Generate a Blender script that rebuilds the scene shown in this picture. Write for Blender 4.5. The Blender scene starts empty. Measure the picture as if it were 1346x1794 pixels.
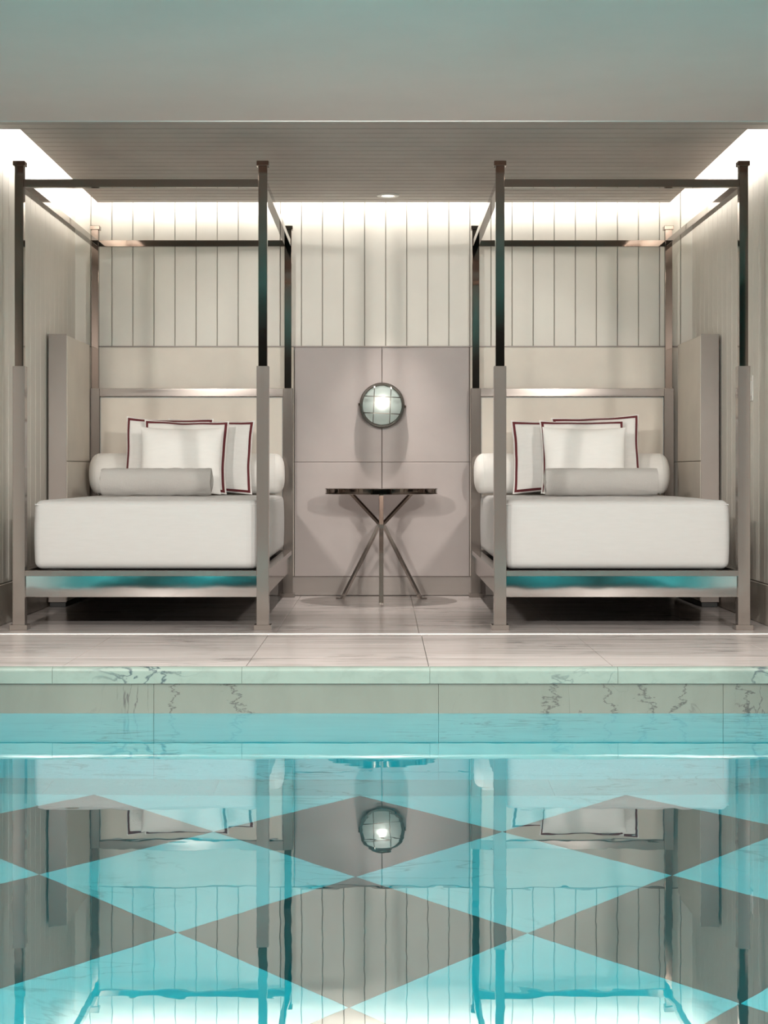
import bpy, bmesh, math, random
from mathutils import Vector, Matrix, noise
R = math.radians
random.seed(7)
C = bpy.context.scene.collection
S = bpy.context.scene

# ------------------------------------------------------------------ camera
# photo frame 1346 x 1794, focal length 2900 px, horizon at row 828
cam = bpy.data.cameras.new('camera'); camo = bpy.data.objects.new('camera', cam); C.objects.link(camo)
camo.location = (0, 0, 0.75); camo.rotation_euler = (R(90), 0, 0)
cam.sensor_fit = 'HORIZONTAL'; cam.sensor_width = 36; cam.lens = 36*2900/1346
cam.shift_x = 0.5/1346; cam.shift_y = -69/1346
cam.clip_start = 0.05; cam.clip_end = 60
S.camera = camo

# ------------------------------------------------------------------ world, exposure
w = bpy.data.worlds.new('world'); S.world = w; w.use_nodes = True
w.node_tree.nodes['Background'].inputs[0].default_value = (0.9, 0.95, 1, 1)
w.node_tree.nodes['Background'].inputs[1].default_value = 0.3
S.view_settings.view_transform = 'Standard'; S.view_settings.look = 'None'
S.view_settings.gamma = 1; S.view_settings.use_curve_mapping = False
S.view_settings.exposure = 0.0

# ------------------------------------------------------------------ lights
def light(name, typ, loc, rot, energy, color=(1, 1, 1), **k):
    l = bpy.data.lights.new(name, typ); o = bpy.data.objects.new(name, l); C.objects.link(o)
    o.location = loc; o.rotation_euler = rot; l.energy = energy; l.color = color
    for a, b in k.items(): setattr(l, a, b)
    return o
def strip(name, loc, rot, sx, sy, energy, color=(1, 1, 1)):
    return light(name, 'AREA', loc, rot, energy, color, shape='RECTANGLE', size=sx, size_y=sy)
COVE = (1.0, 0.95, 0.88)
# LED strips lying on the upper edge of the floating ceiling, aimed at the walls
strip('cove_strip', (-1.70, 8.88, 2.445), (0, R(62), 0), 0.03, 2.1, 17, COVE)
strip('cove_strip', (1.70, 8.88, 2.445), (0, R(-62), 0), 0.03, 2.1, 17, COVE)
strip('cove_strip', (0, 9.925, 2.445), (R(62), 0, 0), 3.4, 0.03, 17, COVE)
# recessed spot above the round table
light('downlight_lamp', 'SPOT', (0.025, 9.69, 2.362), (0, 0, 0), 150, (1, .93, .87), spot_size=R(56), spot_blend=0.9, shadow_soft_size=0.02)
# unseen spots added under the pool room's ceiling to light deck and mattress fronts
for x in (-1.75, 0.0, 1.75):
    light('deck_fill_spot', 'SPOT', (x, 4.6, 2.27), (R(20), 0, 0), 230, (1, .93, .87), spot_size=R(130), spot_blend=0.8, shadow_soft_size=0.06)
# unseen fill spots added far back in the pool room, aimed into the niche
for x in (-1.85, -0.35, 0.35, 1.85):
    light('niche_fill_spot', 'SPOT', (x, 1.8, 2.20), (R(73), 0, R(x*9.5)), 560 if abs(x) > 1 else 170, (1, .945, .88), spot_size=R(42), spot_blend=0.3, shadow_soft_size=0.11)
# unseen fill lights added under water for an even glow in the pool
PL = (0.5, 1.0, 1.0)
for x in (-1.6, 0, 1.6):
    light('underwater_fill', 'AREA', (x, 0.66, -0.62), (R(84), 0, 0), 36, PL, shape='DISK', size=0.35)
for s in (-1, 1):
    for y in (2.0, 3.7):
        light('underwater_fill', 'AREA', (s*2.36, y, -0.55), (0, R(80*s), 0), 30, PL, shape='DISK', size=0.35)

# ------------------------------------------------------------------ material helpers
def mat(name):
    m = bpy.data.materials.new(name); m.use_nodes = True
    nt = m.node_tree; b = nt.nodes['Principled BSDF']
    return m, nt, b
def N(nt, t, **k):
    n = nt.nodes.new(t)
    for a, v in k.items():
        if a.startswith('i_'):
            key = a[2:].replace('_', ' ')
            n.inputs[key].default_value = v
        else: setattr(n, a, v)
    return n
def pos(nt, scale=(1, 1, 1), kind='world'):
    if kind == 'world': src = N(nt, 'ShaderNodeNewGeometry').outputs['Position']
    else: src = N(nt, 'ShaderNodeTexCoord').outputs['Object']
    mp = N(nt, 'ShaderNodeMapping'); mp.inputs['Scale'].default_value = scale
    nt.links.new(src, mp.inputs['Vector']); return mp.outputs[0]
def ramp(nt, src, stops):
    r = N(nt, 'ShaderNodeValToRGB'); e = r.color_ramp.elements
    while len(e) < len(stops): e.new(0.5)
    for i, (p, c) in enumerate(stops):
        e[i].position = p; e[i].color = (*c, 1)
    nt.links.new(src, r.inputs[0]); return r.outputs[0]
def noise_tex(nt, vec, scale, detail=4, rough=0.55, dist=0.0):
    n = N(nt, 'ShaderNodeTexNoise'); n.inputs['Scale'].default_value = scale
    n.inputs['Detail'].default_value = detail; n.inputs['Roughness'].default_value = rough
    n.inputs['Distortion'].default_value = dist
    nt.links.new(vec, n.inputs['Vector']); return n.outputs['Fac']
def bump(nt, b, h, strength, dist=0.001):
    bp = N(nt, 'ShaderNodeBump'); bp.inputs['Strength'].default_value = strength
    bp.inputs['Distance'].default_value = dist
    nt.links.new(h, bp.inputs['Height']); nt.links.new(bp.outputs[0], b.inputs['Normal'])
def mixc(nt, fac, a, b, mode='MIX'):
    m = N(nt, 'ShaderNodeMix', data_type='RGBA', blend_type=mode)
    for sock, v in ((0, fac), (6, a), (7, b)):
        if hasattr(v, 'is_output'): nt.links.new(v, m.inputs[sock])
        elif sock == 0: m.inputs[0].default_value = v
        else: m.inputs[sock].default_value = (*v, 1)
    return m.outputs[2]
def painted(name, c, rough=0.45, var=0.04, ns=3, bs=0.1):
    m, nt, b = mat(name)
    f = noise_tex(nt, pos(nt), ns, 5)
    col = ramp(nt, f, [(0.3, tuple(x*(1-var) for x in c)), (0.7, tuple(min(1, x*(1+var)) for x in c))])
    nt.links.new(col, b.inputs['Base Color']); b.inputs['Roughness'].default_value = rough
    bump(nt, b, noise_tex(nt, pos(nt), 180, 3), bs, 0.0006); return m
def metal(name, c, rough, streak=None, wav=0, met=1.0):
    m, nt, b = mat(name)
    b.inputs['Base Color'].default_value = (*c, 1); b.inputs['Metallic'].default_value = met
    b.inputs['Roughness'].default_value = rough
    if streak:
        f = noise_tex(nt, pos(nt, streak), 1, 3)
        r = N(nt, 'ShaderNodeMapRange'); nt.links.new(f, r.inputs[0])
        r.inputs[3].default_value = rough*0.75; r.inputs[4].default_value = rough*1.3
        nt.links.new(r.outputs[0], b.inputs['Roughness'])
    if wav: bump(nt, b, noise_tex(nt, pos(nt, (1, 1, 1.5)), 5, 1), 1.0, wav)
    return m
def fabric(name, c, scale=900, strength=0.25, rough=0.9, vec='world', var=0.02):
    m, nt, b = mat(name)
    v = pos(nt, (1, 1, 1), vec)
    w1 = N(nt, 'ShaderNodeTexWave', wave_type='BANDS', bands_direction='X'); w1.inputs['Scale'].default_value = scale/6
    w2 = N(nt, 'ShaderNodeTexWave', wave_type='BANDS', bands_direction='Z'); w2.inputs['Scale'].default_value = scale/6
    for wv in (w1, w2):
        wv.inputs['Distortion'].default_value = 1.5; nt.links.new(v, wv.inputs['Vector'])
    a = N(nt, 'ShaderNodeMath', operation='ADD'); nt.links.new(w1.outputs['Fac'], a.inputs[0]); nt.links.new(w2.outputs['Fac'], a.inputs[1])
    slub = noise_tex(nt, pos(nt, (14, 14, 90), vec), 1, 4)
    a2 = N(nt, 'ShaderNodeMath', operation='ADD'); nt.links.new(a.outputs[0], a2.inputs[0]); nt.links.new(slub, a2.inputs[1])
    col = ramp(nt, slub, [(0.3, tuple(x*(1-var) for x in c)), (0.7, tuple(min(1, x*(1+var)) for x in c))])
    nt.links.new(col, b.inputs['Base Color']); b.inputs['Roughness'].default_value = rough
    b.inputs['Sheen Weight'].default_value = 0.15
    bump(nt, b, a2.outputs[0], strength, 0.0012); return m
def marble(name, base, vein, streak=(0.9, 6, 6), rough=0.22, amount=1.0, bands=None, vw=0.02, vs=1.6):
    """stone with long soft streaks and a few thin crooked veins"""
    m, nt, b = mat(name)
    f1 = noise_tex(nt, pos(nt, streak), 1.6, 8, 0.62, 0.6)
    lo = tuple(x*(1-.22*amount) for x in base)
    c1 = ramp(nt, f1, [(0.25, lo), (0.5, base), (0.8, tuple(min(1, x*1.07) for x in base))])
    f2 = noise_tex(nt, pos(nt, (streak[0]*0.8, streak[1], streak[2])), vs, 6, 0.5, 1.4)
    vm = ramp(nt, f2, [(0.5-vw, (0, 0, 0)), (0.5, (1, 1, 1)), (0.5+vw, (0, 0, 0))])
    gate = ramp(nt, noise_tex(nt, pos(nt), 1.7, 2), [(0.5, (0, 0, 0)), (0.62, (1, 1, 1))])
    g = mixc(nt, 1.0, vm, gate, 'MULTIPLY')
    col = mixc(nt, g, c1, vein)
    nt.links.new(col, b.inputs['Base Color']); b.inputs['Roughness'].default_value = rough
    return m

M = {}
M['board'] = painted('painted_board', (0.72, 0.685, 0.62), 0.42)
M['ceiling_board_shaded'] = painted('shaded_ceiling_board_paint', (0.41, 0.35, 0.315), 0.5, 0.12, 2)  # wall board paint darkened: the ceiling's shade is put into the colour
M['dark_gap'] = painted('shadow_gap', (0.16, 0.14, 0.12), 0.8)
M['board_gap'] = painted('board_joint', (0.34, 0.31, 0.27), 0.7)
M['plaster'] = painted('grey_ceiling_plaster', (0.80, 0.66, 0.61), 0.7, 0.05, 1.2)
M['white'] = painted('cove_white', (0.85, 0.84, 0.82), 0.7)
M['leather_cream'] = painted('cream_leather', (0.73, 0.665, 0.585), 0.5, 0.05, 4, 0.2)
M['leather_rose'] = painted('rose_grey_leather', (0.41, 0.358, 0.342), 0.5, 0.05, 3, 0.2)
M['taupe'] = painted('taupe_lacquer', (0.29, 0.248, 0.222), 0.35, 0.05, 3)
M['nickel'] = metal('brushed_nickel', (0.27, 0.235, 0.212), 0.10, (40, 40, 1.2), 0, 0.5)
M['nickel_h'] = metal('brushed_nickel_rail', (0.33, 0.292, 0.265), 0.12, (1.2, 40, 60), 0, 0.7)
M['chrome'] = metal('polished_nickel', (0.22, 0.175, 0.15), 0.05)
M['bright_nickel'] = metal('bright_nickel', (0.60, 0.55, 0.51), 0.10, None, 0, 0.9)
M['mirror'] = metal('mirror_apron', (0.70, 0.66, 0.63), 0.05, None, 0.0004)
M['dark_metal'] = metal('gunmetal', (0.13, 0.115, 0.10), 0.3)
M['base_metal'] = metal('satin_metal_base', (0.28, 0.245, 0.225), 0.45, (1.2, 30, 50), 0, 0.4)
M['linen'] = fabric('ivory_linen', (0.50, 0.49, 0.475), 900, 0.35)
M['linen2'] = fabric('white_linen', (0.94, 0.92, 0.89), 500, 0.5, 0.9, 'object')
M['plain'] = fabric('smooth_white_cotton', (0.92, 0.90, 0.87), 1200, 0.15, 0.9, 'object', 0.015)
M['bolster'] = fabric('bolster_cotton', (0.82, 0.80, 0.765), 1200, 0.2, 0.9, 'object', 0.02)
M['red'] = fabric('wine_red_tape', (0.13, 0.012, 0.018), 1200, 0.3, 0.8, 'object')
M['black'] = painted('black_plastic', (0.02, 0.02, 0.02), 0.5)
M['switch'] = painted('switch_white', (0.7, 0.68, 0.64), 0.35)
M['edge_highlight'] = painted('edge_highlight_paint', (0.85, 0.82, 0.78), 0.3)  # pale colour stands in for the highlight along the metal deck edge
M['floor'] = marble('streaked_marble', (0.56, 0.51, 0.49), (0.16, 0.14, 0.135), (0.8, 8, 8), 0.20, 2.0, None, 0.04, 2.0)
M['coping'] = marble('pale_green_marble', (0.19, 0.245, 0.215), (0.04, 0.06, 0.07), (5, 9, 7), 0.25, 0.9, None, 0.035, 1.3)
M['pool_wall'] = marble('pool_wall_stone', (0.135, 0.155, 0.132), (0.05, 0.05, 0.05), (4.2, 2, 1.3), 0.35, 0.5, None, 0.006, 1.2)
def add_veins(m, xs, col, wd):
    nt = m.node_tree; b = nt.nodes['Principled BSDF']
    sep = N(nt, 'ShaderNodeSeparateXYZ'); nt.links.new(N(nt, 'ShaderNodeNewGeometry').outputs['Position'], sep.inputs[0])
    def mth(op, a, c):
        q = N(nt, 'ShaderNodeMath', operation=op)
        for i, v in enumerate((a, c)):
            if hasattr(v, 'is_output'): nt.links.new(v, q.inputs[i])
            elif v is not None: q.inputs[i].default_value = v
        return q.outputs[0]
    n1 = noise_tex(nt, pos(nt, (5, 1, 16)), 1, 5, 0.7); n2 = noise_tex(nt, pos(nt, (8, 1, 20)), 1, 3)
    xd = mth('ADD', sep.outputs[0], mth('MULTIPLY', mth('SUBTRACT', n1, 0.5), 0.30)); dist = None
    for x0, sl in xs:
        d = mth('ABSOLUTE', mth('ADD', mth('SUBTRACT', xd, x0), mth('MULTIPLY', sep.outputs[2], sl)), None)
        dist = d if dist is None else mth('MINIMUM', dist, d)
    rel = mth('DIVIDE', dist, mth('MULTIPLY', n2, wd))
    f = ramp(nt, rel, [(0.0, (1, 1, 1)), (0.45, (.7, .7, .7)), (1.0, (0, 0, 0))])
    old = b.inputs['Base Color'].links[0].from_socket
    nt.links.new(mixc(nt, f, old, col), b.inputs['Base Color'])
add_veins(M['pool_wall'], [(-.775, .1), (-.62, .9), (.63, -.3), (.80, .3), (.93, .4), (1.12, -.4), (1.30, .2)], (0.05, 0.055, 0.05), 0.016)
M['side_base'] = marble('base_stone', (0.40, 0.36, 0.31), (0.2, 0.18, 0.16), (1, 3, 6), 0.3)
M['pool_white'] = marble('white_pool_marble', (0.80, 0.82, 0.80), (0.45, 0.45, 0.42), (1.5, 3, 3), 0.3, 0.3)
M['pool_edge'] = marble('pool_edge_marble', (0.50, 0.56, 0.55), (0.28, 0.30, 0.28), (1.5, 3, 5), 0.3, 0.4)
M['pool_grey'] = painted('grey_pool_stone', (0.105, 0.095, 0.09), 0.5, 0.08, 4)
M['grout'] = painted('grout', (0.40, 0.39, 0.36), 0.8)
M['room_wall'] = painted('pool_room_wall', (0.16, 0.16, 0.155), 0.7)
# terry towel
m, nt, b = mat('terry_towel'); b.inputs['Base Color'].default_value = (0.70, 0.67, 0.635, 1); b.inputs['Roughness'].default_value = 1
b.inputs['Sheen Weight'].default_value = 0.4
bump(nt, b, noise_tex(nt, pos(nt), 150, 4, 0.8), 1.0, 0.010); M['terry'] = m
# lamp lens, bulb, glowing downlight
m, nt, b = mat('frosted_glass'); b.inputs['Base Color'].default_value = (0.60, 0.68, 0.66, 1)
b.inputs['Transmission Weight'].default_value = 0.75; b.inputs['Roughness'].default_value = 0.38; b.inputs['IOR'].default_value = 1.15; M['frosted'] = m
def emis(name, c, s):
    m, nt, b = mat(name); b.inputs['Emission Color'].default_value = (*c, 1); b.inputs['Emission Strength'].default_value = s
    b.inputs['Base Color'].default_value = (*c, 1); return m
M['bulb'] = emis('lit_bulb', (1, .97, .9), 8)
M['glow'] = emis('lit_downlight', (1, .95, .88), 6)
# water: refraction below, mirror above, absorption in the body
m, nt, b = mat('pool_water'); nt.nodes.remove(b); out = nt.nodes['Material Output']
rf = N(nt, 'ShaderNodeBsdfRefraction'); rf.inputs['IOR'].default_value = 1.333; rf.inputs['Roughness'].default_value = 0
gl = N(nt, 'ShaderNodeBsdfGlossy'); gl.inputs['Roughness'].default_value = 0.0; gl.inputs['Color'].default_value = (1, 1, 1, 1)
fr = N(nt, 'ShaderNodeFresnel'); fr.inputs['IOR'].default_value = 1.333
rfac = ramp(nt, fr.outputs[0], [(q, (v, v, v)) for q, v in ((0, .04), (.12, .50), (.46, .51), (.58, .88), (1, .97))])
mx = N(nt, 'ShaderNodeMixShader'); nt.links.new(rfac, mx.inputs[0]); nt.links.new(rf.outputs[0], mx.inputs[1]); nt.links.new(gl.outputs[0], mx.inputs[2])
nt.links.new(mx.outputs[0], out.inputs['Surface'])
bp = N(nt, 'ShaderNodeBump'); bp.inputs['Strength'].default_value = 0.25; bp.inputs['Distance'].default_value = 0.0007
nt.links.new(noise_tex(nt, pos(nt, (1, 1, 1)), 7, 2), bp.inputs['Height'])
for q in (rf, gl): nt.links.new(bp.outputs[0], q.inputs['Normal'])
va = N(nt, 'ShaderNodeVolumeAbsorption'); va.inputs['Color'].default_value = (0.0, 0.87, 0.91, 1); va.inputs['Density'].default_value = 0.75
nt.links.new(va.outputs[0], out.inputs['Volume']); M['water'] = m

# ------------------------------------------------------------------ mesh helpers
def link(name, me, m=None, parent=None, loc=(0, 0, 0), rot=(0, 0, 0)):
    o = bpy.data.objects.new(name, me); C.objects.link(o)
    if m is not None: me.materials.append(M[m])
    o.location = loc; o.rotation_euler = rot
    if parent is not None: o.parent = parent
    return o
def obj(name, bm, m, parent=None, loc=(0, 0, 0), rot=(0, 0, 0), smooth=False):
    me = bpy.data.meshes.new(name); bmesh.ops.recalc_face_normals(bm, faces=bm.faces); bm.to_mesh(me); bm.free()
    if smooth:
        for p in me.polygons: p.use_smooth = True
        me.set_sharp_from_angle(angle=R(38)) if hasattr(me, 'set_sharp_from_angle') else None
    return link(name, me, m, parent, loc, rot)
def thing(name, label, cat, loc=(0, 0, 0), rot=(0, 0, 0), group=None):
    o = bpy.data.objects.new(name, None); C.objects.link(o); o.empty_display_size = 0.1
    o.location = loc; o.rotation_euler = rot; return tag(o, label, cat, group)
def tag(o, label, cat, group=None):
    o['label'] = label; o['category'] = cat
    if group: o['group'] = group
    return o
def struct(o): o['kind'] = 'structure'; return o
def box(x0, x1, y0, y1, z0, z1, bev=0.0, bm=None, seg=1):
    t = bmesh.new(); bmesh.ops.create_cube(t, size=1)
    for v in t.verts:
        v.co = Vector(((x0+x1)/2+v.co.x*(x1-x0), (y0+y1)/2+v.co.y*(y1-y0), (z0+z1)/2+v.co.z*(z1-z0)))
    if bev: bmesh.ops.bevel(t, geom=t.edges[:]+t.verts[:], offset=bev, segments=seg, affect='EDGES', profile=0.5)
    if bm is None: return t
    me = bpy.data.meshes.new('tmp'); t.to_mesh(me); t.free(); bm.from_mesh(me); bpy.data.meshes.remove(me); return bm
def bar(a, b, wx, wy, bev=0.001, up=(0, 0, 1)):
    """square bar from a to b"""
    a = Vector(a); b = Vector(b); d = b-a; L = d.length; z = d.normalized()
    x = Vector(up).cross(z); x = x.normalized() if x.length > 1e-4 else Vector((1, 0, 0)); y = z.cross(x)
    t = box(-wx/2, wx/2, -wy/2, wy/2, 0, L, bev)
    mt = Matrix((x, y, z)).transposed()
    for v in t.verts: v.co = mt @ v.co + a
    return t
def lathe(prof, n=48, axis='Z'):
    """surface of revolution of (r, h) profile"""
    t = bmesh.new(); rings = []
    for r, h in prof:
        ring = []
        if r < 1e-6: ring = [t.verts.new((0, 0, h))]
        else: ring = [t.verts.new((r*math.cos(2*math.pi*k/n), r*math.sin(2*math.pi*k/n), h)) for k in range(n)]
        rings.append(ring)
    for A, B in zip(rings[:-1], rings[1:]):
        for k in range(n):
            k2 = (k+1) % n
            if len(A) == 1 and len(B) == 1: continue
            if len(A) == 1: t.faces.new((A[0], B[k], B[k2]))
            elif len(B) == 1: t.faces.new((A[k], A[k2], B[0]))
            else: t.faces.new((A[k], A[k2], B[k2], B[k]))
    if axis == 'X':
        for v in t.verts: v.co = Vector((v.co.z, v.co.x, v.co.y))
    if axis == 'Y':
        for v in t.verts: v.co = Vector((v.co.x, -v.co.z, v.co.y))   # +h faces the camera
    return t
def dup(root, loc, rot=None):
    r = root.copy(); C.objects.link(r); r.location = loc
    if rot is not None: r.rotation_euler = rot
    for ch in root.children:
        c = ch.copy(); C.objects.link(c); c.parent = r
        for g in ch.children:
            d = g.copy(); C.objects.link(d); d.parent = c
    return r

# ================================================================== SETTING
HW = 1.89          # half width of the niche
YB = 10.10         # back wall
YS = 7.25          # step between deck and niche
YE = 6.04          # pool edge
ZD = 0.04          # deck level
ZW = -0.129        # water level
ZP = -1.329        # pool floor
ZC = 2.373         # board ceiling
PITCH = 0.1285

# back wall: backing, boards above, leather panels below, metal base
wb = struct(obj('wall_back', box(-HW-.1, HW+.1, YB+.004, YB+.15, -.1, 2.75), 'board_gap'))
x = 0.012 - 15*PITCH
while x < HW:
    a, c = max(x, -HW), min(x+PITCH, HW)
    if c-a > 0.01: obj('board', box(a+.0022, c-.0022, YB-.008, YB+.006, 1.50, 2.70, .002), 'board', wb)
    x += PITCH
for (a, c, mm) in ((-1.80, -.548, 'leather_cream'), (-.544, -.0125, 'leather_rose'), (-.0095, .522, 'leather_rose'), (.526, 1.80, 'leather_cream')):
    for z0, z1 in ((.118, .8137), (.8145, 1.514)):
        obj('leather_panel', box(a, c, YB-.022, YB+.006, z0, z1, .003, None, 2), mm, wb)
struct(obj('trim_1', box(-1.80, 1.80, YB-.027, YB+.006, 1.5145, 1.5215, .001), 'taupe'))
struct(obj('baseboard_back', box(-1.80, 1.80, YB-.018, YB+.005, .002, .1165, .002), 'base_metal'))
# side walls
for s, nm in ((-1, 'left'), (1, 'right')):
    X = s*HW
    ws = struct(obj('wall_'+nm, box(min(X+.004*s, X+.15*s), max(X+.004*s, X+.15*s), YS, YB+.1, -.1, 2.75), 'board_gap'))
    y = YB-PITCH
    while y > YS-.05:
        y0 = max(y, YS)
        obj('board', box(min(X-.008*s, X+.006*s), max(X-.008*s, X+.006*s), y0+.0015, y+PITCH-.0015, .204, 2.70, .002), 'board', ws)
        y -= PITCH
    struct(obj('baseboard_'+nm, box(min(X-.016*s, X+.005*s), max(X-.016*s, X+.005*s), YS+.01, YB-.03, 0.001, .2, .003), 'side_base'))
# return walls beside the niche opening and the pool room shell
struct(obj('wall_return_left', box(-3.0, -HW-.004, YS-.14, YS-.005, .041, 2.75), 'board'))
struct(obj('wall_return_right', box(HW+.004, 3.0, YS-.14, YS-.005, .041, 2.75), 'board'))
struct(obj('wall_pool_left', box(-3.05, -2.9, -2.2, YS, -.1, 2.75), 'room_wall'))
struct(obj('wall_pool_right', box(2.9, 3.05, -2.2, YS, -.1, 2.75), 'room_wall'))
struct(obj('wall_front', box(-3.05, 3.05, -2.3, -2.15, -.1, 2.75), 'room_wall'))
# ceilings
struct(obj('ceiling_pool_room', box(-3.0, 3.0, -2.3, YS, 2.29, 2.75, .004), 'plaster'))
struct(obj('trim_2', box(-2.0, 2.0, YS-.004, YS+.006, 2.287, 2.297, .001), 'white'))
struct(obj('ceiling_cove', box(-HW-.1, HW+.1, YS, YB+.1, 2.66, 2.74), 'white'))
cb = struct(obj('ceiling', box(-1.72, 1.72, YS+.006, 9.945, ZC+.012, ZC+.05), 'dark_gap'))
struct(obj('ceiling_bulkhead', box(-HW, HW, YS+.007, 7.815, ZC+.012, ZC+.28), 'white'))
y = 9.95; p = 0.107
while y > YS+.02:
    y0 = max(y-p, YS+.008)
    if y0 < 7.80: xe = HW-.004
    else: xe = 1.722
    obj('board', box(-xe, xe, y0+.004, y-.002, ZC, ZC+.014, .0025), 'ceiling_board_shaded', cb)
    y -= p
struct(obj('trim_3', box(-HW+.004, HW-.004, 7.812, 7.822, ZC-.001, ZC+.05, .001), 'ceiling_board_shaded'))

# floors: niche floor and raised deck, marble tiles
jx = [-1.86, -1.18, -.505, .165, .84, 1.52, 2.2]
fl = struct(obj('floor', box(-HW-.1, HW+.1, YS+.02, YB+.1, -.15, -.006), 'grout'))
rows = [YS+.03, 8.15, 8.80, 9.45, YB-.02]
for r0, r1 in zip(rows[:-1], rows[1:]):
    xs = [-HW] + jx[1:-1] + [HW]
    for a, c in zip(xs[:-1], xs[1:]):
        obj('tile', box(a+.0012, c-.0012, r0+.0012, r1-.0012, -.014, 0, .0008), 'floor', fl)
dk = struct(obj('floor_deck', box(-2.9, 2.9, YE+.33, YS+.02, -.15, ZD-.012), 'grout'))
xs = [-2.9, -2.54] + jx + [2.9]
for r0, r1 in ((YE+.0315, YE+.331), (YE+.331, 6.86), (6.86, YS+.022)):
    for a, c in zip(xs[:-1], xs[1:]):
        obj('tile', box(a+.0012, c-.0012, r0+.0012, r1-.0012, ZD-.014, ZD, .0008), 'floor', dk)
struct(obj('trim_4', box(-2.9, 2.9, YS+.022, YS+.031, -.02, ZD+.003, .0015), 'edge_highlight'))
# coping stones with a bullnose
cx = [-2.9, -2.59, -1.90, -1.21, -.518, .168, .855, 1.54, 2.23, 2.9]
cp = struct(obj('pool_coping', box(-2.9, 2.9, YE+.032, YE+.33, -.1, ZD-.015), 'grout'))
for a, c in zip(cx[:-1], cx[1:]):
    t = bmesh.new(); prof = []
    for k in range(7):
        an = math.pi/2*k/6; prof.append((YE+.018-.018*math.sin(an), ZD-.018+.018*math.cos(an)))
    prof = [(YE+.031, ZD)] + prof + [(YE, ZD-.060), (YE+.031, ZD-.060)]
    A = [t.verts.new((a+.0006, q[0], q[1])) for q in prof]; B = [t.verts.new((c-.0006, q[0], q[1])) for q in prof]
    t.faces.new(A); t.faces.new(B[::-1])
    for i in range(len(prof)): j = (i+1) % len(prof); t.faces.new((A[i], A[j], B[j], B[i]))
    obj('coping_stone', t, 'coping', cp)
# pool basin
wx = [-2.4, -1.87, -.84, .20, 1.24, 2.27, 2.4]
pw = struct(obj('pool_wall_back', box(-2.6, 2.6, YE+.03, YE+.3, ZP-.2, -.1), 'grout'))
for a, c in zip(wx[:-1], wx[1:]):
    obj('wall_slab', box(a+.0005, c-.0005, YE+.006, YE+.032, ZW-.003, ZD-.0615, .0005), 'pool_wall', pw)
    obj('wall_slab', box(a+.0005, c-.0005, YE+.006, YE+.032, ZP-.02, ZW-.004, .0005), 'pool_edge', pw)
struct(obj('pool_wall_left', box(-2.6, -2.4, .4, YE+.03, ZP-.2, ZD-.02), 'pool_white'))
struct(obj('pool_wall_right', box(2.4, 2.6, .4, YE+.03, ZP-.2, ZD-.02), 'pool_white'))
struct(obj('pool_wall_front', box(-2.6, 2.6, .4, .6, ZP-.2, ZD-.02), 'pool_white'))
struct(obj('floor_pool_side', box(-2.9, -2.402, -2.15, YE+.028, -.14, ZD), 'floor'))
struct(obj('floor_pool_side', box(2.402, 2.9, -2.15, YE+.028, -.14, ZD), 'floor'))
struct(obj('floor_pool_front', box(-2.4, 2.4, -2.15, .598, -.14, ZD), 'floor'))
pf = struct(obj('pool_floor', box(-2.6, 2.6, .4, YE+.3, ZP-.22, ZP-.012), 'grout'))
def clip_poly(poly, x0, x1, y0, y1):
    for ax, lim, sg in ((0, x0, 1), (0, x1, -1), (1, y0, 1), (1, y1, -1)):
        outp = []
        for i in range(len(poly)):
            P, Q = poly[i], poly[(i+1) % len(poly)]
            ip, iq = sg*(P[ax]-lim) >= 0, sg*(Q[ax]-lim) >= 0
            if ip: outp.append(P)
            if ip != iq:
                tt = (lim-P[ax])/(Q[ax]-P[ax]); outp.append((P[0]+tt*(Q[0]-P[0]), P[1]+tt*(Q[1]-P[1])))
        poly = outp
        if len(poly) < 3: return None
    return poly
DG = 0.932; h = DG/2-.002
for i in range(-8, 9):
    for j in range(-12, 6):
        if (i+j) % 2: continue
        gx = -.083+i*DG/2; gy = 4.41+j*DG/2
        grey = (i % 2 == 0)
        pl = clip_poly([(gx-h, gy), (gx, gy-h), (gx+h, gy), (gx, gy+h)], -2.4, 2.4, .6, 5.805)
        if not pl: continue
        t = bmesh.new(); A = [t.verts.new((q[0], q[1], ZP)) for q in pl]; B = [t.verts.new((q[0], q[1], ZP-.014)) for q in pl]
        try:
            t.faces.new(A); t.faces.new(B[::-1])
            for k in range(len(pl)): k2 = (k+1) % len(pl); t.faces.new((A[k], A[k2], B[k2], B[k]))
        except ValueError: t.free(); continue
        obj('tile', t, 'pool_grey' if grey else 'pool_white', pf)
x = -2.4
while x < 2.39:      # plain border strip along the far wall
    obj('border_tile', box(x+.0008, x+.5992, 5.807, YE+.006, ZP-.014, ZP, .0005), 'pool_edge', pf); x += .6
wt = obj('water', box(-2.402, 2.402, .598, YE+.010, ZP-.006, ZW), 'water')
wt['kind'] = 'stuff'; tag(wt, 'still turquoise pool water mirroring the two canopy beds', 'water')

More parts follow.
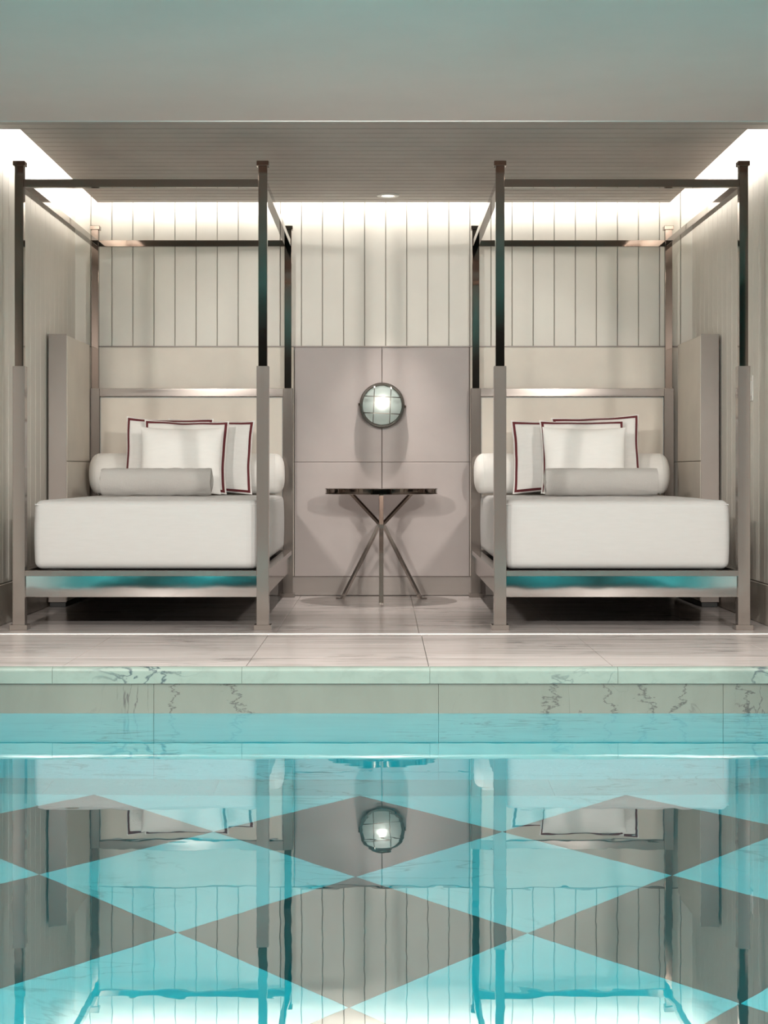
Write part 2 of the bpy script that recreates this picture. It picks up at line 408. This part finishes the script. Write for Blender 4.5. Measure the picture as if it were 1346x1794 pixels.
# ================================================================== DAYBED
BX = 0.581; BL = 2.075       # half width between post centres, length between post centres
def make_bed():
    t = thing('canopy_bed', '', 'bed')
    for sx in (-1, 1):
        for yy in (0, BL):
            cx_, cy_ = sx*BX, yy
            p = obj('post', box(cx_-.021, cx_+.021, cy_-.021, cy_+.021, 1.255, 2.214, .0015), 'chrome', t)
            obj('cap', box(cx_-.029, cx_+.029, cy_-.029, cy_+.029, 2.212, 2.236, .002), 'chrome', p)
            obj('sleeve', box(cx_-.029, cx_+.029, cy_-.029, cy_+.029, .024, 1.258, .0015), 'nickel', p)
            obj('foot_plate', box(cx_-.042, cx_+.042, cy_-.042, cy_+.042, 0, .025, .002), 'nickel', p)
    for yy in (0, BL): obj('canopy_rail', box(-BX+.0205, BX-.0205, yy-.018, yy+.018, 2.112, 2.149, .001), 'chrome', t)
    for sx in (-1, 1): obj('canopy_rail', box(sx*BX-.018, sx*BX+.018, .0205, BL-.0205, 2.112, 2.149, .001), 'chrome', t)
    # lower frame: mirror apron with a projecting lip
    for yy, d in ((0, -1), (BL, 1)):
        bmr = box(-BX+.0285, BX-.0285, yy-.012, yy+.012, .156, .258, .0012)
        for v in bmr.verts: v.co.y += d*.008*(v.co.z-.156)
        a = obj('bed_rail', bmr, 'mirror', t)
        obj('rail_lip', box(-BX+.0285, BX-.0285, yy-.030, yy+.024, .257, .283, .0015), 'nickel_h', a)
    for sx in (-1, 1):
        a = obj('bed_rail', box(sx*BX-.012, sx*BX+.012, .0285, BL-.0285, .156, .258, .0012), 'nickel_h', t)
        obj('rail_lip', box(sx*BX-.026, sx*BX+.026, .0285, BL-.0285, .257, .283, .0015), 'nickel_h', a)
    obj('bed_base', box(-BX+.013, BX-.013, .013, BL-.013, .20, .256, .002), 'black', t)
    obj('headboard_rail', box(-BX+.0285, BX-.0285, BL-.026, BL+.022, 1.208, 1.257, .0015), 'nickel_h', t)
    hp = obj('headboard_panel', box(-BX+.030, BX-.030, BL-.018, BL+.018, .2845, 1.206, .006, None, 2), 'leather_cream', t, smooth=True)
    # piping round the panel
    q = bmesh.new(); z0, z1, xa = .29, 1.202, BX-.033
    for aa, bb in (((-xa, z0), (-xa, z1)), ((xa, z0), (xa, z1)), ((-xa, z1), (xa, z1))):
        tt = bar((aa[0], BL-.019, aa[1]), (bb[0], BL-.019, bb[1]), .005, .005, .001)
        me = bpy.data.meshes.new('t'); tt.to_mesh(me); tt.free(); q.from_mesh(me); bpy.data.meshes.remove(me)
    obj('piping', q, 'linen', hp)
    return t
XL, XR, YF = -1.158, 1.136, 7.91
bed = make_bed(); bed.location = (XL, YF, 0)
bed['label'] = 'left nickel four-poster canopy bed beside left boarded wall'; bed['group'] = 'canopy beds flanking the round table'
bed2 = dup(bed, (XR, YF, 0)); bed2['label'] = 'right nickel four-poster canopy bed by the wall with the switch plate'

# ------------------------------------------------------------------ mattress
def mattress(xc, label):
    bm = bmesh.new(); x0, x1, y0, y1, z0, z1 = -.540, .540, 0, 1.99, 0, .332
    bmesh.ops.create_cube(bm, size=1)
    for v in bm.verts: v.co = Vector(((x0+x1)/2+v.co.x*(x1-x0), (y0+y1)/2+v.co.y*(y1-y0), (z0+z1)/2+v.co.z*(z1-z0)))
    bmesh.ops.bevel(bm, geom=bm.edges[:], offset=.035, segments=5, affect='EDGES', profile=0.5)
    bmesh.ops.subdivide_edges(bm, edges=[e for e in bm.edges if e.calc_length() > .2], cuts=22, use_grid_fill=True)
    for v in bm.verts:
        u = v.co.x/.54; zz = (v.co.z-.166)/.166; w_ = (v.co.y-.995)/.995
        if v.co.z > .3: v.co.z += .006*(1-u*u)*(1-w_*w_)
        elif v.co.z > .02: pass
        bul = .010*(1-zz*zz)
        if v.co.y < .05: v.co.y -= bul*(1-u*u)**.5 if abs(u) < 1 else 0
        if abs(u) > .93: v.co.x += math.copysign(bul*.6, u)
        n = noise.noise(v.co*3.1+Vector((xc*9, 0, 0))); v.co += Vector((0, .003*n, .0025*n if v.co.z > .1 else 0))
    o = obj('mattress', bm, 'linen', None, (xc, YF+.052, .2845), smooth=True)
    tag(o, label, 'mattress', 'linen mattresses on the canopy beds')
    q = bmesh.new(); pts = []     # welt seam round the top edge
    for k in range(121):
        a = k/120*4; sd = int(a) % 4; f = a-int(a)
        c4 = [(-.535, .004), (.535, .004), (.535, 1.986), (-.535, 1.986)]
        P, Q = c4[sd], c4[(sd+1) % 4]; pts.append((P[0]+f*(Q[0]-P[0]), P[1]+f*(Q[1]-P[1])))
    for P, Q in zip(pts[:-1], pts[1:]):
        if (Vector(P)-Vector(Q)).length < 1e-5: continue
        tt = bar((P[0], P[1], .312), (Q[0], Q[1], .312), .005, .005, 0)
        me = bpy.data.meshes.new('t'); tt.to_mesh(me); tt.free(); q.from_mesh(me); bpy.data.meshes.remove(me)
    obj('piping', q, 'linen', o)
    return o
mattress(XL+.016, 'thick ivory linen mattress on the left canopy bed')
mattress(XR-.012, 'thick ivory linen mattress on the right canopy bed')
ZM = .2845+.332+.008        # top of the mattress

# ------------------------------------------------------------------ bolster
def bolster(xc, label, L, r=.122, rz=0):
    prof = [(0, -L/2+.004), (.03, -L/2)]
    for k in range(1, 9):
        a = math.pi/2*k/8; prof.append((.03+(r-.03)*math.sin(a)**.8, -L/2+.055-.055*math.cos(a)))
    n = 14
    for k in range(1, n):
        f = k/n; prof.append((r*(1+.012*math.sin(f*math.pi)+.006*math.sin(f*23)), -L/2+.055+f*(L-.11)))
    for k in range(8, 0, -1):
        a = math.pi/2*k/8; prof.append((.03+(r-.03)*math.sin(a)**.8, L/2-.055+.055*math.cos(a)))
    prof += [(.03, L/2), (0, L/2-.004)]
    bm = lathe(prof, 56, 'X')
    for v in bm.verts:
        if v.co.z < -r*.93: v.co.z = -r*.93
        n_ = noise.noise(v.co*6); v.co += v.co.normalized()*.003*n_
    o = obj('bolster', bm, 'bolster', None, (xc, 9.775, ZM+r*.93+.003), (0, 0, rz), smooth=True)
    tag(o, label, 'bolster', 'long round bolsters at the headboards')
    for s in (-1, 1):
        obj('end_seam', lathe([(r*.985, s*(L/2-.050)-.002), (r*1.006, s*(L/2-.050)), (r*.985, s*(L/2-.050)+.002)], 56, 'X'), 'bolster', o, smooth=True)
bolster(-1.160, 'long white round bolster along the left bed headboard', 1.145)
bolster(1.107, 'long white round bolster along the right bed headboard', 1.145)

# ------------------------------------------------------------------ pillows
def pillow_pt(u, v, W, H, T, side, seed):
    a = abs(u); b_ = abs(v)
    th = T/2*max(0, (1-a**3.2))**.62*max(0, (1-b_**3.2))**.62
    x = W/2*u*(1-.05*(1-b_**2)*a**2*1.0)
    z = H/2*v*(1-.06*(1-a**2)*b_**2)
    n = noise.noise(Vector((u*1.8+seed, v*1.8, seed*3)))
    n2 = noise.noise(Vector((u*5+seed, v*5, seed*3+side)))
    return Vector((x+.004*n, -side*th*(1+.10*n)-.0025*n2*(1-max(a, b_)**4)*side, z+.004*n))
def pillow(label, x, y, tilt, W, H, T, trim, m, seed, roll=0, yaw=0):
    n = 34; bm = bmesh.new(); g = {}
    for side in (1, -1):
        for i in range(n+1):
            for j in range(n+1):
                u = -math.cos(math.pi*i/n); v = -math.cos(math.pi*j/n)
                u = math.copysign(abs(u)**.85, u) if u else 0; v = math.copysign(abs(v)**.85, v) if v else 0
                edge = i in (0, n) or j in (0, n)
                if edge and side == -1: g[side, i, j] = g[1, i, j]; continue
                g[side, i, j] = bm.verts.new(pillow_pt(u, v, W, H, T, side, seed))
        for i in range(n):
            for j in range(n):
                q = [g[side, i, j], g[side, i+1, j], g[side, i+1, j+1], g[side, i, j+1]]
                bm.faces.new(q if side == 1 else q[::-1])
    zb = ZM + H/2*math.cos(tilt) + T*.10*math.sin(abs(tilt)) + .004
    o = obj('cushion' if trim else 'pillow', bm, m, None, (x, y, zb), (-tilt, roll, yaw), smooth=True)
    tag(o, label, 'cushion', 'cushions on the canopy beds')
    if trim:
        bm = bmesh.new()
        for side in (1, -1):
            i0, i1 = 1-2*.022/W, 1-2*.008/W
            j0, j1 = 1-2*.022/H, 1-2*.008/H
            K = 30; path = []
            for sd in range(4):
                for k in range(K):
                    f = -1+2*k/K
                    path.append(((f, -1), (1, f), (-f, 1), (-1, -f))[sd])
            inn, outr = [], []
            for u, v in path:
                pi_ = pillow_pt(u*i0, v*j0, W, H, T, side, seed); po = pillow_pt(u*i1, v*j1, W, H, T, side, seed)
                pi_.y -= side*.0025; po.y -= side*.0025
                inn.append(bm.verts.new(pi_)); outr.append(bm.verts.new(po))
            L_ = len(path)
            for k in range(L_):
                k2 = (k+1) % L_; q = [outr[k], outr[k2], inn[k2], inn[k]]
                bm.faces.new(q if side == 1 else q[::-1])
        me = bpy.data.meshes.new('trim_tape'); bm.to_mesh(me); bm.free()
        link('trim_tape', me, 'red', o)
    return o
T15 = R(14)
pillow('right rear cushion with wine-red border on left bed, its right edge showing', -1.003, 9.570, R(6), .50, .43, .115, True, 'linen2', 1.3, R(1.5))
pillow('left rear cushion with wine-red border on left bed, its left edge showing', -1.230, 9.448, R(9), .50, .44, .115, True, 'linen2', 4.1, R(1.5))
pillow('middle red-bordered cushion on left bed, just behind the plain white pillow', -1.118, 9.330, R(12), .480, .425, .11, True, 'linen2', 2.2, R(1))
pillow('plain white pillow at the front of the left bed pile', -1.128, 9.200, R(15), .462, .385, .115, False, 'plain', 6.3, R(.5))
pillow('left rear cushion with wine-red border on right bed, its left edge showing', .990, 9.570, R(6), .50, .43, .115, True, 'linen2', 7.7, R(-1))
pillow('right rear cushion with wine-red border on right bed, its right edge showing', 1.218, 9.448, R(9), .50, .45, .115, True, 'linen2', 9.4, R(-2))
pillow('middle red-bordered cushion on right bed, just behind the plain white pillow', 1.121, 9.330, R(12), .480, .425, .11, True, 'linen2', 11.2, R(0))
pillow('plain white pillow at the front of the right bed pile', 1.118, 9.200, R(15), .468, .385, .115, False, 'plain', 13.1, R(.3))

# ------------------------------------------------------------------ rolled towels
def towel(label, x, y, rz, L, seed):
    bm = bmesh.new(); turns = 3.6; r_out = .080; pitch = .019; th = .0165
    n = 150; nx = 26; prof_o = []; prof_i = []
    for k in range(n+1):
        a = turns*2*math.pi*k/n; r = r_out-pitch*(turns*(1-k/n)) if False else r_out-pitch*turns+pitch*a/(2*math.pi)
        r = max(r, .009); e = 1.0
        if k > n-6: e = (n-k)/6*.8+.2
        ca, sa = math.cos(a+R(40)), math.sin(a+R(40))
        prof_o.append((r*ca, r*sa)); ri = max(r-th*e, .002); prof_i.append((ri*ca, ri*sa))
    loop = prof_o + prof_i[::-1]; cols = []
    for i in range(nx+1):
        f = i/nx; sx = -L/2+L*f; ed = min(f, 1-f)*L
        cols.append([])
        for (yy, zz) in loop:
            rr = math.hypot(yy, zz)
            dx = (.012*(rr/.08) if i == 0 else (-.012*(rr/.08) if i == nx else 0))
            k_ = 1-.03*max(0, 1-ed/.02)
            v = Vector((sx+dx+.004*noise.noise(Vector((yy*30, zz*30, seed+i*.3))), yy*k_*1.03, zz*k_*.98))
            nn = noise.noise(v*26+Vector((seed, 0, 0)))*.0040+noise.noise(v*90)*.0022
            s_ = 1+nn/max(rr, .02); cols[-1].append(bm.verts.new((v.x, v.y*s_, max(v.z*s_, -.0785))))
    m_ = len(loop)
    for i in range(nx):
        for k in range(m_):
            k2 = (k+1) % m_; bm.faces.new((cols[i][k], cols[i+1][k], cols[i+1][k2], cols[i][k2]))
    for i in (0, nx):
        for k in range(n):
            A = (cols[i][k], cols[i][k+1], cols[i][m_-2-k], cols[i][m_-1-k])
            bm.faces.new(A if i == 0 else A[::-1])
    o = obj('rolled_towel', bm, 'terry', None, (x, y, ZM+.0795), (0, 0, rz), smooth=True)
    tag(o, label, 'towel', 'rolled towels on the canopy beds')
towel('rolled white terry towel in front of the pillows on left bed', -1.225, 8.93, R(1), .612, 1.0)
towel('rolled white terry towel in front of the pillows on right bed', 1.172, 8.93, R(-2), .622, 5.0)

# ------------------------------------------------------------------ upholstered side screens
def screen(s, label):
    y0, y1 = 9.22, 9.935; xi, xo = 1.765, 1.868
    t = thing('side_screen', label, 'panel', (s*(xi+xo)/2, (y0+y1)/2, 0), (0, 0, 0), 'screens beside the beds')
    cxx, cyy = s*(xi+xo)/2, (y0+y1)/2
    def B(name, xa, xb, ya, yb, za, zb, m_, bev=.002):
        lo, hi = sorted((s*xa, s*xb)); return obj(name, box(lo-cxx, hi-cxx, ya-cyy, yb-cyy, za, zb, bev, None, 2), m_, t)
    B('frame', xi+.012, xo, y0, y1, .03, 1.520, 'taupe')
    B('front_edge', xi+.002, xo, y0-.004, y0+.004, .028, 1.522, 'taupe')
    B('leather_panel', xi, xi+.014, y0+.006, y1, .032, .8125, 'leather_cream', .004)
    B('leather_panel', xi, xi+.014, y0+.006, y1, .8155, 1.516, 'leather_cream', .004)
    B('plinth', xi+.008, xo-.006, y0+.008, y1-.01, 0, .031, 'black')
screen(-1, 'tall padded side screen against left wall, beside left bed head')
screen(1, 'tall padded side screen against right wall, beside right bed head')

# ------------------------------------------------------------------ round table
tb = thing('side_table', 'small round polished metal table between the two beds', 'table', (-.014, 9.69, 0))
obj('tabletop', lathe([(0, .6245), (.325, .6245), (.331, .626), (.331, .6295), (.3265, .6305), (.3265, .6525), (.331, .6535), (.331, .657), (.329, .6585), (0, .6585)], 96), 'chrome', tb, smooth=True)
hub = obj('hub', lathe([(0, .425), (.014, .430), (.018, .447), (.014, .464), (0, .469)], 24), 'chrome', tb, smooth=True)
for az in (-90, 30, 150):
    ca, sa = math.cos(R(az)), math.sin(R(az))
    up = (-sa, ca, 0)
    l = obj('leg', bar((ca*.010, sa*.010, .450), (ca*.268, sa*.268, .004), .016, .026, .001, up), 'bright_nickel', tb)
    obj('leg_foot', bar((ca*.262, sa*.262, .004), (ca*.305, sa*.305, .004), .008, .026, .001, up), 'bright_nickel', l)
    obj('strut', bar((ca*.008, sa*.008, .446), (ca*.205, sa*.205, .626), .016, .026, .001, up), 'chrome', tb)

# ------------------------------------------------------------------ bulkhead wall lamp
sc = thing('wall_lamp', 'round caged bulkhead lamp on the panelled back wall above the table', 'lamp', (-.010, YB-.022, 1.158), (0, R(2.5), 0))
obj('backplate', lathe([(0, 0), (.125, 0), (.128, .004), (.128, .030), (.120, .034), (0, .034)], 64, 'Y'), 'dark_metal', sc, smooth=True)
obj('ring', lathe([(.128, .026), (.136, .030), (.137, .060), (.133, .068), (.122, .070), (.119, .064), (.119, .040)], 72, 'Y'), 'dark_metal', sc, smooth=True)
gl_ = [(.119*math.cos(a), .050+.038*math.sin(a)) for a in [math.pi/2*k/10 for k in range(11)]]
obj('lens', lathe(gl_[:-1]+[(0, .088)], 64, 'Y'), 'frosted', sc, smooth=True)
obj('reflector', lathe([(0, .036), (.112, .036), (.116, .048)], 48, 'Y'), 'white', sc, smooth=True)
bm = bmesh.new(); bmesh.ops.create_uvsphere(bm, u_segments=24, v_segments=16, radius=.027)
for v in bm.verts: v.co = Vector((v.co.x, v.co.y*.5-.055, v.co.z*1.2+.018))
obj('bulb', bm, 'bulb', sc, smooth=True)
def cage(off, horiz):
    bm = bmesh.new(); pts = []
    half = math.sqrt(.124**2-off**2)
    for k in range(17):
        f = -1+2*k/16; a_ = f*half; rr = math.hypot(a_, off)
        d = .056+.040*math.sqrt(max(0, 1-(rr/.128)**2)); pts.append(Vector((a_, -d, off)) if horiz else Vector((off, -d, a_)))
    for P, Q in zip(pts[:-1], pts[1:]):
        tt = bar(P, Q, .0048, .0048, 0, (0, 1, 0)); me = bpy.data.meshes.new('t'); tt.to_mesh(me); tt.free(); bm.from_mesh(me); bpy.data.meshes.remove(me)
    obj('cage_bar', bm, 'dark_metal', sc)
for off in (-.050, .050): cage(off, True); cage(off, False)
for s in (-1, 1):
    o = obj('screw', lathe([(0, 0), (.006, 0), (.006, .012), (0, .014)], 12, 'Y'), 'chrome', sc, (s*.140, -.045, 0))
    obj('screw_lug', box(-.008, .008, -.045, 0, -.008, .008, .002), 'dark_metal', sc, (s*.136, 0, 0))

# ------------------------------------------------------------------ recessed downlight
dl = thing('downlight', 'small recessed ceiling downlight above the round table', 'downlight', (.025, 9.69, ZC))
obj('trim_ring', lathe([(.036, -.001), (.040, -.006), (.064, -.005), (.067, 0), (.067, .002), (.036, .002)], 48), 'switch', dl, smooth=True)
obj('lens', lathe([(0, -.0015), (.035, -.0015), (.036, .001)], 32), 'glow', dl, smooth=True)

# ------------------------------------------------------------------ switch plate
sw = thing('switch_plate', 'small pale switch plate on the right boarded wall', 'switch', (HW-.0082, 8.46, 1.18))
obj('plate', box(-.007, 0, -.040, .040, -.065, .065, .002), 'switch', sw)
obj('rocker', box(-.010, -.0065, -.020, .020, -.038, .038, .001), 'switch', sw)
